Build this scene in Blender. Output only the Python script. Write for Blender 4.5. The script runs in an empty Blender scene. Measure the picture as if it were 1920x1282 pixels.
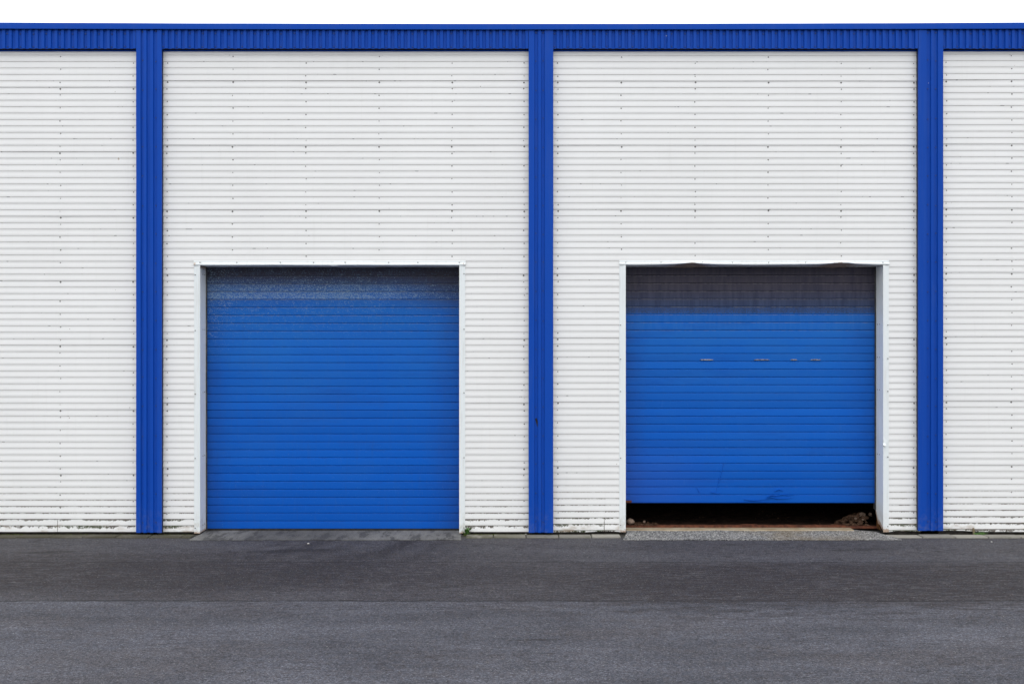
import bpy, bmesh, math, random
from mathutils import Vector, noise as mnoise

R = random.Random(7)
sc = bpy.context.scene
col = sc.collection

# ------------------------------------------------------------------ camera
F = 1867.0            # focal length in photo pixels (35 mm lens on 36 mm film, 1920 px wide)
D = 9.335             # metres from the lens to the cladding
EYE = 1.70
HZ = 660.0            # photo row of the horizon
G = -0.012            # level of the asphalt


def X(px, y=0.0):
    return (px - 960.0) / F * (D + y)


def Z(py, y=0.0):
    return EYE - (py - HZ) / F * (D + y)


def GY(py):           # depth of a ground point seen on a photo row
    return (EYE - G) * F / (py - HZ) - D


cam_d = bpy.data.cameras.new("camera")
cam = bpy.data.objects.new("camera", cam_d)
col.objects.link(cam)
cam_d.sensor_width = 36.0
cam_d.lens = 36.0 * F / 1920.0
cam_d.shift_y = 19.0 / 1920.0
cam_d.clip_end = 2000.0
cam.location = (0, -D, EYE)
cam.rotation_euler = (math.radians(90), 0, 0)
sc.camera = cam

# ------------------------------------------------------------------ sky and sun (overcast)
SUN_EL, SUN_ROT = math.radians(66), math.radians(180)
w = bpy.data.worlds.new("World")
sc.world = w
w.use_nodes = True
nt = w.node_tree
nt.nodes.clear()
out = nt.nodes.new("ShaderNodeOutputWorld")
bg = nt.nodes.new("ShaderNodeBackground")
sky = nt.nodes.new("ShaderNodeTexSky")
sky.sky_type = 'NISHITA'
sky.sun_disc = False
sky.sun_elevation = SUN_EL
sky.sun_rotation = SUN_ROT
tc = nt.nodes.new("ShaderNodeTexCoord")
cn = nt.nodes.new("ShaderNodeTexNoise")
cn.inputs["Scale"].default_value = 2.2
cn.inputs["Detail"].default_value = 5
cr = nt.nodes.new("ShaderNodeValToRGB")
cr.color_ramp.elements[0].position = 0.25
cr.color_ramp.elements[1].position = 0.8
cr.color_ramp.elements[0].color = (16.4, 16.8, 17.3, 1)
cr.color_ramp.elements[1].color = (19.2, 19.4, 19.6, 1)
mx = nt.nodes.new("ShaderNodeMix")
mx.data_type = 'RGBA'
mx.inputs[0].default_value = 0.86
nt.links.new(tc.outputs["Generated"], cn.inputs["Vector"])
nt.links.new(cn.outputs["Fac"], cr.inputs["Fac"])
nt.links.new(sky.outputs[0], mx.inputs[6])
nt.links.new(cr.outputs[0], mx.inputs[7])
nt.links.new(mx.outputs[2], bg.inputs[0])
bg.inputs[1].default_value = 0.1
nt.links.new(bg.outputs[0], out.inputs[0])

sd = bpy.data.lights.new("sun", 'SUN')
sd.energy = 0.5
sd.angle = math.radians(35)
sd.color = (1.0, 0.97, 0.93)
so = bpy.data.objects.new("sun", sd)
col.objects.link(so)
so.rotation_euler = (math.radians(90) - SUN_EL, 0, 0)

sc.view_settings.view_transform = 'Standard'
sc.view_settings.look = 'None'
sc.view_settings.exposure = 0.0
sc.view_settings.gamma = 1.0
sc.view_settings.use_curve_mapping = False


# ------------------------------------------------------------------ node helper
class NT:
    def __init__(s, name):
        s.m = bpy.data.materials.new(name)
        s.m.use_nodes = True
        s.t = s.m.node_tree
        s.t.nodes.clear()
        s.out = s.t.nodes.new("ShaderNodeOutputMaterial")
        s.b = s.t.nodes.new("ShaderNodeBsdfPrincipled")
        s.t.links.new(s.b.outputs[0], s.out.inputs[0])
        g = s.t.nodes.new("ShaderNodeNewGeometry")
        s.P = g.outputs["Position"]
        sx = s.t.nodes.new("ShaderNodeSeparateXYZ")
        s.t.links.new(s.P, sx.inputs[0])
        s.x, s.y, s.z = sx.outputs

    def put(s, sock, v):
        if isinstance(v, bpy.types.NodeSocket):
            s.t.links.new(v, sock)
        elif isinstance(v, (int, float)):
            try:
                sock.default_value = v
            except TypeError:
                sock.default_value = (v, v, v, 1)
        else:
            sock.default_value = tuple(v) + ((1,) if len(v) == 3 and len(sock.default_value) == 4 else ())

    def m_(s, op, a, b=0.0, c=0.0, clamp=False):
        n = s.t.nodes.new("ShaderNodeMath")
        n.operation = op
        n.use_clamp = clamp
        for i, v in enumerate((a, b, c)):
            s.put(n.inputs[i], v)
        return n.outputs[0]

    def mul(s, a, b): return s.m_('MULTIPLY', a, b)
    def add(s, a, b): return s.m_('ADD', a, b)
    def sub(s, a, b): return s.m_('SUBTRACT', a, b)
    def mx(s, a, b): return s.m_('MAXIMUM', a, b)
    def inv(s, a): return s.m_('SUBTRACT', 1.0, a)
    def sat(s, a): return s.m_('ADD', a, 0.0, clamp=True)

    def ss(s, v, a, b, lo=0.0, hi=1.0):      # smooth step from a to b (a may exceed b)
        n = s.t.nodes.new("ShaderNodeMapRange")
        n.interpolation_type = 'SMOOTHSTEP'
        if a > b:
            a, b, lo, hi = b, a, hi, lo
        for i, q in enumerate((v, a, b, lo, hi)):
            s.put(n.inputs[i], q)
        return n.outputs[0]

    def lin(s, v, a, b, lo=0.0, hi=1.0):
        n = s.t.nodes.new("ShaderNodeMapRange")
        for i, q in enumerate((v, a, b, lo, hi)):
            s.put(n.inputs[i], q)
        return n.outputs[0]

    def box(s, v, a, b, f):                  # 1 between a and b with soft borders f
        return s.mul(s.ss(v, a - f, a + f), s.ss(v, b + f, b - f))

    def vec(s, scale, src=None, loc=(0, 0, 0)):
        n = s.t.nodes.new("ShaderNodeMapping")
        n.inputs["Scale"].default_value = scale
        n.inputs["Location"].default_value = loc
        s.put(n.inputs[0], src or s.P)
        return n.outputs[0]

    def noise(s, scale, detail=3.0, rough=0.55, v=None, dist=0.0):
        n = s.t.nodes.new("ShaderNodeTexNoise")
        n.inputs["Scale"].default_value = scale
        n.inputs["Detail"].default_value = detail
        n.inputs["Roughness"].default_value = rough
        n.inputs["Distortion"].default_value = dist
        s.put(n.inputs["Vector"], v or s.P)
        return n.outputs["Fac"]

    def vor(s, scale, v=None, feature='F1', out="Color"):
        n = s.t.nodes.new("ShaderNodeTexVoronoi")
        n.feature = feature
        n.inputs["Scale"].default_value = scale
        s.put(n.inputs["Vector"], v or s.P)
        if out == "Color":
            q = s.t.nodes.new("ShaderNodeSeparateColor")
            s.t.links.new(n.outputs["Color"], q.inputs[0])
            return q.outputs[0]
        return n.outputs[out]

    def mix(s, f, a, b, mode='MIX'):
        n = s.t.nodes.new("ShaderNodeMix")
        n.data_type = 'RGBA'
        n.blend_type = mode
        s.put(n.inputs[0], f)
        s.put(n.inputs[6], a)
        s.put(n.inputs[7], b)
        return n.outputs[2]

    def gain(s, c, v):                       # colour times value
        n = s.t.nodes.new("ShaderNodeVectorMath")
        n.operation = 'SCALE'
        if isinstance(c, bpy.types.NodeSocket):
            s.t.links.new(c, n.inputs[0])
        else:
            n.inputs[0].default_value = c
        s.put(n.inputs["Scale"], v)
        return n.outputs[0]

    def rnd(s):
        return s.t.nodes.new("ShaderNodeObjectInfo").outputs["Random"]

    def attr(s, name):
        n = s.t.nodes.new("ShaderNodeAttribute")
        n.attribute_name = name
        return n.outputs["Fac"]

    def bump(s, h, strength=0.3, dist=0.002):
        n = s.t.nodes.new("ShaderNodeBump")
        n.inputs["Strength"].default_value = strength
        n.inputs["Distance"].default_value = dist
        s.put(n.inputs["Height"], h)
        s.t.links.new(n.outputs[0], s.b.inputs["Normal"])

    def done(s, colour, rough=0.5, spec=0.5, metal=0.0):
        s.put(s.b.inputs["Base Color"], colour)
        s.put(s.b.inputs["Roughness"], rough)
        s.put(s.b.inputs["Specular IOR Level"], spec)
        s.put(s.b.inputs["Metallic"], metal)
        return s.m


# ------------------------------------------------------------------ materials
# rib lines of each bay: first line row, pitch (photo rows on the cladding plane), lap rib
BAYS = [(-431, 255, 103.3, 12.07, 5), (303.5, 991, 103.3, 12.07, 4), (1037.5, 1722, 104.0, 12.02, 4), (1768, 2455, 101.7, 12.02, 4)]


def cladding_material(z0, pitch, crack=None):
    n = NT("white_cladding_paint")
    base = n.mix(n.rnd(), (0.805, 0.801, 0.786), (0.812, 0.809, 0.796))
    big = n.noise(0.9, 4, 0.6, n.vec((1.0, 1.0, 0.55)))
    base = n.gain(base, n.lin(big, 0.3, 0.7, 0.965, 1.02))
    film = n.noise(7, 4, 0.65, n.vec((0.5, 1, 2.2)))
    base = n.mix(n.mul(n.ss(film, 0.52, 0.78), 0.10), base, (0.55, 0.53, 0.47))
    # faint run-off streaks
    st = n.noise(26, 3, 0.6, n.vec((1, 1, 0.05)))
    base = n.mix(n.mul(n.ss(st, 0.56, 0.75), 0.05), base, (0.42, 0.40, 0.35))
    # distance below the rib line above, in metres
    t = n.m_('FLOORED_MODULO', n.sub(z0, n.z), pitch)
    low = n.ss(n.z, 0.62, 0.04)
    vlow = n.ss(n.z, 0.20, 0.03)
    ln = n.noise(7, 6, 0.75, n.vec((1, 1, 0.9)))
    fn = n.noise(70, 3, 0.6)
    # dirt and painted-in shade of the step under each rib: thin tan line everywhere, growing towards the ground
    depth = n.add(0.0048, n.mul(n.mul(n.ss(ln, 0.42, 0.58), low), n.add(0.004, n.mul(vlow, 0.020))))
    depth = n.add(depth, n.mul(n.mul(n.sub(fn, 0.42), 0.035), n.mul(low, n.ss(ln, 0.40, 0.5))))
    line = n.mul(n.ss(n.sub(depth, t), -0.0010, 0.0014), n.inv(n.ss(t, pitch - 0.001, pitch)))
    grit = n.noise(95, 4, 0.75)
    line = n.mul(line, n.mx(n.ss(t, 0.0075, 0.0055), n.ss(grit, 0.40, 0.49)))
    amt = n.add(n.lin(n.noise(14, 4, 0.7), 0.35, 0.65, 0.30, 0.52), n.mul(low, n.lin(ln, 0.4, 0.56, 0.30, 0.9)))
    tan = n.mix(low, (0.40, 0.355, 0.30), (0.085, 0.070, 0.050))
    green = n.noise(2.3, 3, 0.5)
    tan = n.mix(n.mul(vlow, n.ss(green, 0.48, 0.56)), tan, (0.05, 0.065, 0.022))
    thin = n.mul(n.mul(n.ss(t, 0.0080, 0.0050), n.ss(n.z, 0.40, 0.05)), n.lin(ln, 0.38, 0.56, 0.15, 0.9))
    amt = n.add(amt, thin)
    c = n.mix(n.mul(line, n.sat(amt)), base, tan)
    # black crumbs stuck along the rib lines
    cr = n.noise(16, 2, 0.5, n.vec((1, 1, 0.6)))
    edge = n.mul(n.ss(t, 0.007, 0.003), n.ss(cr, 0.66, 0.71))
    c = n.mix(n.mul(edge, 0.8), c, (0.05, 0.04, 0.03))
    # rust bleeding at the lowest ribs
    rn = n.noise(3.1, 4, 0.65, n.vec((1, 1, 3)))
    c = n.mix(n.mul(n.mul(n.ss(rn, 0.55, 0.7), n.ss(n.z, 0.16, 0.03)), 0.55), c, (0.30, 0.20, 0.11))
    if crack is not None:                    # torn end of a sheet near the ground
        q = n.add(n.sub(n.x, crack), n.mul(n.sub(n.noise(60, 2), 0.5), 0.012))
        c = n.mix(n.mul(n.mul(n.ss(n.m_('ABSOLUTE', q), 0.0042, 0.0015), n.ss(n.z, 0.145, 0.12)), 0.85), c, (0.08, 0.06, 0.04))
    if crack is not None and crack < 0:      # rusty fleck left by an old fixing
        a, b = n.sub(n.x, X(222)), n.sub(n.z, Z(298))
        rr = n.add(n.mul(n.mul(a, a), 2.5), n.mul(b, b))
        rr = n.add(rr, n.mul(n.sub(n.noise(90, 2), 0.5), 0.00025))
        c = n.mix(n.mul(n.ss(rr, 0.00022, 0.00006), 0.6), c, (0.33, 0.22, 0.10))
    # splash dirt
    sp = n.noise(120, 2, 0.6)
    c = n.mix(n.mul(n.mul(n.ss(sp, 0.6, 0.75), n.ss(n.z, 0.30, 0.0)), 0.35), c, (0.25, 0.22, 0.17))
    # scattered specks
    v = n.vor(7, out="Distance")
    v2 = n.vor(7)
    c = n.mix(n.mul(n.mul(n.ss(v, 0.05, 0.025), n.ss(v2, 0.82, 0.83)), 0.6), c, (0.20, 0.15, 0.10))
    n.bump(n.noise(5, 3, 0.5, n.vec((1, 1, 0.4))), 0.12, 0.01)
    return n.done(c, 0.42, 0.35)


def trim_material():
    n = NT("white_flashing_paint")
    c = n.mix(n.noise(5, 4, 0.6), (0.80, 0.842, 0.845), (0.815, 0.85, 0.852))
    st = n.noise(30, 4, 0.65, n.vec((1, 1, 0.08)))
    c = n.mix(n.mul(n.ss(st, 0.50, 0.68), 0.20), c, (0.50, 0.46, 0.40))
    gr = n.noise(16, 5, 0.7)
    lowd = n.mul(n.ss(n.z, 0.28, 0.0), n.ss(gr, 0.40, 0.66))
    c = n.mix(n.mul(lowd, 0.45), c, (0.36, 0.30, 0.21))
    ru = n.attr("rust")
    rn = n.noise(40, 5, 0.7)
    k = n.ss(n.add(ru, n.mul(n.sub(rn, 0.5), 0.9)), 0.38, 0.62)
    k = n.mul(k, n.ss(ru, 0.02, 0.2))
    rc = n.mix(n.noise(60, 3), (0.24, 0.11, 0.045), (0.50, 0.36, 0.24))
    c = n.mix(n.mul(k, 0.85), c, rc)
    n.bump(n.noise(9, 3), 0.15, 0.006)
    return n.done(c, 0.40, 0.4)


def blue_trim_material():
    n = NT("blue_trim_paint")
    c = n.mix(n.noise(2.0, 4, 0.6, n.vec((1, 1, 0.4))), (0.0025, 0.055, 0.365), (0.0045, 0.067, 0.41))
    c = n.gain(c, n.lin(n.rnd(), 0, 1, 0.97, 1.03))
    st = n.noise(24, 4, 0.6, n.vec((1, 1, 0.06)))
    c = n.mix(n.mul(n.ss(st, 0.50, 0.68), 0.10), c, (0.06, 0.11, 0.30))
    # chalky film and dust near the ground, few paint chips
    du = n.mul(n.ss(n.z, 0.35, 0.0), n.ss(n.noise(22, 5, 0.7), 0.42, 0.75))
    c = n.mix(n.mul(du, 0.35), c, (0.16, 0.17, 0.20))
    v = n.vor(9, out="Distance")
    v2 = n.vor(9)
    c = n.mix(n.mul(n.ss(v, 0.05, 0.03), n.ss(v2, 0.90, 0.91)), c, (0.45, 0.50, 0.58))
    n.bump(n.noise(6, 3, 0.5), 0.10, 0.006)
    return n.done(c, n.lin(n.noise(8, 3), 0.3, 0.7, 0.42, 0.58), 0.12)


def door_material(kind):
    n = NT("blue_shutter_paint")
    c = n.mix(n.noise(1.6, 4, 0.6), (0.0025, 0.094, 0.475), (0.0045, 0.110, 0.515))
    c = n.gain(c, n.lin(n.rnd(), 0, 1, 0.90, 1.06))
    chalk = n.noise(3.0, 4, 0.65, n.vec((0.5, 1, 1.2)))
    c = n.mix(n.mul(n.ss(chalk, 0.45, 0.62), 0.16), c, (0.02, 0.12, 0.42))
    st = n.noise(32, 4, 0.65, n.vec((1, 1, 0.10)))
    yb = 0.205
    fade = n.mul(n.ss(n.z, Z(860, yb), Z(570, yb)), n.lin(n.noise(2.2, 5, 0.7, n.vec((0.6, 1, 1.3))), 0.36, 0.64, 0.5, 1.0))
    c = n.mix(n.mul(fade, 0.55), c, (0.020, 0.150, 0.450))
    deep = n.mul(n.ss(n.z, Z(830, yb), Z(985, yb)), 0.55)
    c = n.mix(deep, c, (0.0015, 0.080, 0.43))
    sl = n.m_('WRAP', n.mul(n.rnd(), 37.0), 1.0, 0.0)
    wet = n.noise(1.3, 5, 0.7, n.vec((1.1, 1, 6)))
    c = n.mix(n.mul(n.ss(wet, 0.50, 0.66), n.lin(sl, 0.3, 1.0, 0.0, 0.30)), c, (0.010, 0.062, 0.30))
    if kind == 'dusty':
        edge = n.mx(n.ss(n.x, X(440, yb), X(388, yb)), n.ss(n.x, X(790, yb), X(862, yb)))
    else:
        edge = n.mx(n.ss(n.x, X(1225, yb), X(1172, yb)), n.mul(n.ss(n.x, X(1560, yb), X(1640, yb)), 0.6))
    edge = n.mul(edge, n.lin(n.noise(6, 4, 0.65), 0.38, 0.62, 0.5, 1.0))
    c = n.mix(n.mul(edge, 0.38), c, (0.022, 0.058, 0.235))  # shade of the jambs painted onto the slats towards both side edges
    scr = n.noise(50, 3, 0.7, n.vec((1, 1, 0.16)))
    c = n.mix(n.mul(n.ss(scr, 0.60, 0.70), 0.10), c, (0.06, 0.16, 0.42))
    if kind == 'dusty':
        zl, zt, zm = Z(560.8, yb), Z(503, yb), Z(640, yb)
        c = n.mix(n.mul(n.ss(st, 0.5, 0.8), 0.10), c, (0.05, 0.07, 0.13))
        side = n.ss(n.x, X(860, yb), X(640, yb), 0.25, 1.0)
        # grey film, strongest high up
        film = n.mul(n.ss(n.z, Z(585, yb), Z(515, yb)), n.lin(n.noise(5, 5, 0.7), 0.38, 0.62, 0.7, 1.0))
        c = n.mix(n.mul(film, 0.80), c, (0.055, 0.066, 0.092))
        top = n.mul(n.ss(n.z, Z(548, yb), Z(510, yb)), 0.88)  # near-black top rows: lintel shade painted in along with grime
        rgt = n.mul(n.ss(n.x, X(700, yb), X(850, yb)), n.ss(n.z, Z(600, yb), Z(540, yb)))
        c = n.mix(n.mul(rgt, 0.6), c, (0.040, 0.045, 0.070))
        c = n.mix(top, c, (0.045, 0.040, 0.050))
        # pale dust specks that stop sharply on one slat joint, few below
        cell = n.vor(230)
        cell2 = n.vor(150, n.vec((1, 1, 1), None, (3.1, 0, 1.7)))
        patch = n.noise(11, 5, 0.7)
        dens_hi = n.mul(n.ss(n.z, zl - 0.002, zl + 0.002), n.ss(n.z, zt - 0.06, zl + 0.03, 0.10, 1.0))
        dens_lo = n.mul(n.ss(n.z, zm - 0.05, zl, 0.0, 0.22), n.lin(patch, 0.35, 0.6, 0.6, 1.0))
        lefty = n.mul(n.ss(n.x, X(450, yb), X(392, yb), 0.0, 0.2), n.ss(n.z, Z(700, yb), Z(600, yb)))
        dens = n.mul(n.add(n.mx(dens_hi, dens_lo), lefty), side)
        thr = n.sub(0.985, n.mul(dens, n.lin(patch, 0.35, 0.65, 0.40, 0.52)))
        s1 = n.ss(n.sub(cell, thr), 0.0, 0.03)
        s2 = n.ss(n.sub(cell2, n.add(thr, 0.06)), 0.0, 0.03)
        c = n.mix(n.mul(s1, 0.5), c, (0.16, 0.27, 0.40))
        c = n.mix(n.mul(s2, 0.45), c, (0.30, 0.39, 0.47))
    else:
        zl = Z(587.5, yb)
        en = n.noise(8, 4, 0.7)
        fine = n.noise(110, 2, 0.6)
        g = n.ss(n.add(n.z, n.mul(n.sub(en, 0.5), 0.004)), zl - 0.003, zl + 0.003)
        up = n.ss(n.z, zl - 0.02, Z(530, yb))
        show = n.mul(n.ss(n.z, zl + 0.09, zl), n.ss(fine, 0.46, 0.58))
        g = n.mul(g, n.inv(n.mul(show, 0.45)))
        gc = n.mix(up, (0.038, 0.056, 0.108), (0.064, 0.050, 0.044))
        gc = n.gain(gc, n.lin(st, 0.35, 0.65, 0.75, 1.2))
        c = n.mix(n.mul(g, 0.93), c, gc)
        # washed bright band just under the grime, and grime creeping down the left side
        c = n.mix(n.mul(n.box(n.z, Z(622, yb), zl, 0.03), n.mul(n.ss(st, 0.35, 0.7), 0.16)), c, (0.06, 0.19, 0.50))
        lf = n.mul(n.ss(n.add(n.x, n.mul(en, 0.25)), X(1215, yb), X(1165, yb)), n.ss(n.z, Z(690, yb), Z(590, yb)))
        c = n.mix(n.mul(lf, 0.6), c, (0.06, 0.07, 0.11))
        vio = n.mul(n.ss(n.x, X(1400, yb), X(1200, yb)), n.ss(n.z, Z(800, yb), Z(900, yb)))
        c = n.mix(n.mul(vio, 0.20), c, (0.05, 0.085, 0.42))
    # dust caught on the upper edge of each slat
    bot, pp, kk = (Z(990.6, 0.211), 14.82 / F * (D + 0.211), 0.5) if kind == 'dusty' else (Z(941.2, 0.211), 14.68 / F * (D + 0.211), 0.62)
    tj = n.m_('FLOORED_MODULO', n.sub(n.z, bot), pp)
    gap_top = pp - 0.0052
    jl = n.mul(n.ss(tj, gap_top - 0.007, gap_top - 0.003), n.ss(tj, gap_top + 0.001, gap_top - 0.001))
    jm = n.mul(jl, n.ss(n.noise(24, 5, 0.75, n.vec((1, 1, 3))), 0.40, 0.60))
    hi = n.ss(n.z, Z(650, 0.2), Z(585, 0.2), 0.10, 1.0)
    c = n.mix(n.mul(n.mul(jm, hi), kk), c, (0.24, 0.23, 0.24))
    n.bump(n.add(n.noise(4, 3), n.mul(n.noise(90, 2), 0.05)), 0.10, 0.01)
    return n.done(c, n.lin(n.noise(5, 4), 0.3, 0.7, 0.45, 0.62), 0.10)


def asphalt_material():
    n = NT("worn_asphalt")
    wob = n.noise(1.1, 4, 0.6)
    wob2 = n.noise(5, 4, 0.65)
    far = n.ss(n.y, -2.3, -3.1, 1.0, 0.0)
    base = n.mix(n.ss(n.noise(0.8, 4, 0.6), 0.35, 0.65), (0.071, 0.072, 0.086), (0.085, 0.086, 0.102))
    # patchy wear, drawn out along the traffic
    wear = n.noise(1.0, 6, 0.70, n.vec((0.55, 2.6, 1)))
    base = n.gain(base, n.lin(wear, 0.38, 0.62, 0.76, 1.22))
    brown = n.noise(1.0, 4, 0.6, n.vec((0.7, 1.8, 1), None, (7, 3, 0)))
    base = n.mix(n.mul(n.ss(brown, 0.50, 0.62), 0.22), base, (0.080, 0.068, 0.066))
    # dark oily lane between the two seams, torn at its edges, thinner in the middle of the picture
    en = n.noise(1.0, 7, 0.74, n.vec((1.1, 7.0, 1)))
    yl = n.add(n.y, n.mul(n.sub(en, 0.5), 1.15))
    strip = n.noise(1.0, 6, 0.74, n.vec((4.5, 24, 1), None, (1, 8, 0)))
    left = n.mul(n.mul(n.ss(yl, -2.40, -1.85), n.ss(yl, -0.62, -0.95)), n.ss(n.add(n.x, n.mul(en, 1.2)), 1.6, -1.2))
    right = n.mul(n.mul(n.ss(yl, -2.70, -2.30), n.ss(yl, -1.18, -1.50)), n.ss(n.add(n.x, n.mul(en, 1.6)), 0.2, 2.2))
    midl = n.mul(n.mul(n.ss(yl, -2.35, -1.95), n.ss(yl, -1.42, -1.75)), 0.6)
    lane = n.mx(n.mx(left, right), midl)
    lane = n.sat(n.mul(lane, n.lin(strip, 0.42, 0.55, 0.25, 1.2)))
    base = n.mix(n.mul(n.box(n.y, GY(1126), GY(1053.5), 0.03), 0.60), base, (0.042, 0.0365, 0.0385))
    base = n.mix(n.mul(lane, 0.95), base, (0.027, 0.0225, 0.0245))
    near = n.ss(n.y, -1.35, -1.1)
    base = n.mix(n.mul(near, 0.5), base, (0.062, 0.057, 0.060))
    # torn dark dashes where the binder shows
    da = n.noise(1.0, 6, 0.74, n.vec((8, 32, 1)))
    db = n.noise(1.0, 4, 0.65, n.vec((0.9, 2.2, 1), None, (4, 2, 0)))
    dm = n.mul(n.ss(da, 0.52, 0.57), n.ss(db, 0.42, 0.54))
    base = n.mix(n.mul(dm, n.add(0.48, n.mul(far, 0.38))), base, (0.028, 0.025, 0.027))
    lt = n.mul(n.ss(da, 0.47, 0.40), n.ss(db, 0.58, 0.46))
    base = n.mix(n.mul(lt, n.add(0.16, n.mul(far, 0.34))), base, (0.115, 0.112, 0.115))
    # ragged dark tongues below the lower seam on the right
    tg = n.noise(1.0, 6, 0.75, n.vec((2.2, 9.0, 1), None, (6, 1, 0)))
    tm = n.mul(n.mul(n.ss(n.y, -3.15, -2.75), n.ss(n.y, -2.3, -2.55)), n.mul(n.ss(tg, 0.50, 0.57), n.ss(n.x, -0.3, 1.2, 0.25, 1.0)))
    base = n.mix(n.mul(tm, 0.7), base, (0.033, 0.029, 0.031))
    # tyre arcs turning out of the closed door
    dx = n.add(n.x, 3.0)
    rad = n.m_('SQRT', n.add(n.mul(dx, dx), n.mul(n.y, n.y)))
    rad = n.add(rad, n.mul(n.sub(wob, 0.5), 0.35))
    quad = n.mul(n.ss(n.x, -3.6, -2.4), n.ss(n.y, 0.0, -0.25))
    arcs = None
    for r0, wd, k in ((1.02, 0.05, 0.5), (1.32, 0.09, 0.9), (1.62, 0.06, 0.6), (2.05, 0.10, 1.0), (2.4, 0.05, 0.5)):
        a = n.mul(n.ss(n.m_('ABSOLUTE', n.sub(rad, r0)), wd * 2.2, wd * 0.4), k)
        arcs = a if arcs is None else n.mx(arcs, a)
    arcs = n.mul(n.mul(arcs, quad), n.ss(n.noise(1, 5, 0.7, n.vec((9, 3, 1))), 0.36, 0.55))
    base = n.mix(n.mul(arcs, 0.85), base, (0.030, 0.027, 0.029))

    def scuff(px, py, hw, hd, k):
        x0, y0 = X(px, GY(py)), GY(py)
        a = n.m_('DIVIDE', n.sub(n.x, x0), hw)
        b = n.m_('DIVIDE', n.sub(n.add(n.y, n.mul(n.sub(wob2, 0.5), hd * 1.6)), n.add(y0, n.mul(n.sub(n.x, x0), 0.10))), hd)
        r = n.add(n.mul(a, a), n.mul(b, b))
        return n.mul(n.mul(n.ss(r, 1.2, 0.2), k), n.lin(da, 0.42, 0.55, 0.5, 1.0))
    for a in ((575, 1031, 0.36, 0.085, 0.9), (505, 1034, 0.30, 0.07, 0.8), (90, 1035, 0.24, 0.06, 0.8), (998, 1199, 0.19, 0.016, 0.95),
              (1610, 1030, 0.34, 0.07, 0.7), (1370, 1021, 0.2, 0.035, 0.6), (1450, 1019, 0.24, 0.022, 0.6), (1895, 1195, 0.12, 0.03, 0.6),
              (1760, 1052, 0.5, 0.03, 0.5), (830, 1100, 0.2, 0.05, 0.5), (1360, 1145, 0.3, 0.05, 0.5)):
        base = n.mix(scuff(*a), base, (0.022, 0.020, 0.021))
    # greenish grime against the building
    gm = n.mul(n.ss(n.add(n.y, n.mul(n.sub(wob2, 0.5), 0.2)), -0.26, -0.06), 0.7)
    base = n.mix(gm, base, n.mix(n.ss(wob, 0.45, 0.55), (0.070, 0.064, 0.042), (0.056, 0.052, 0.046)))
    # aggregate
    g1 = n.vor(260)
    g2 = n.vor(150)
    g3 = n.noise(60, 4, 0.75)
    tone = n.mul(n.mul(n.lin(g1, 0, 1, 0.50, 1.50), n.lin(g2, 0, 1, 0.62, 1.38)), n.lin(g3, 0.38, 0.62, 0.62, 1.36))
    c = n.gain(base, tone)
    hue = n.noise(45, 3, 0.6, n.vec((1, 1, 1), None, (2, 5, 1)))
    c = n.mix(n.mul(n.ss(hue, 0.52, 0.64), 0.22), c, (0.078, 0.056, 0.048))
    c = n.mix(n.mul(n.ss(hue, 0.46, 0.36), 0.22), c, (0.052, 0.066, 0.092))
    pale = n.ss(n.vor(170, n.vec((1, 1, 1), None, (9, 1, 4))), 0.988, 0.994)
    c = n.mix(n.mul(pale, 0.6), c, (0.28, 0.27, 0.26))
    vb = n.ss(n.vor(26, None, 'F1', "Distance"), 0.10, 0.06)
    vs = n.ss(n.vor(26), 0.985, 0.987)
    c = n.mix(n.mul(vb, vs), c, (0.45, 0.43, 0.40))
    # open seams of the paving lanes
    sw = n.add(n.y, n.mul(n.sub(n.noise(1.4, 6, 0.65), 0.5), 0.06))
    brk = n.noise(1.9, 5, 0.75)
    seam = n.mul(n.ss(n.m_('ABSOLUTE', n.sub(sw, GY(1126))), 0.020, 0.006), n.lin(brk, 0.40, 0.54, 0.25, 1.0))
    seam2 = n.mul(n.ss(n.m_('ABSOLUTE', n.sub(sw, GY(1053.5))), 0.020, 0.005), n.lin(brk, 0.42, 0.56, 0.15, 1.0))
    sm = n.sat(n.mx(seam, n.mul(seam2, 0.85)))
    c = n.mix(n.mul(sm, 0.85), c, (0.014, 0.013, 0.014))
    h = n.sub(n.add(n.mul(g1, 0.7), n.add(n.mul(g2, 0.6), n.mul(da, 0.8))), n.mul(sm, 2.0))
    n.bump(h, 0.5, 0.006)
    return n.done(c, 0.85, 0.25)


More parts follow.
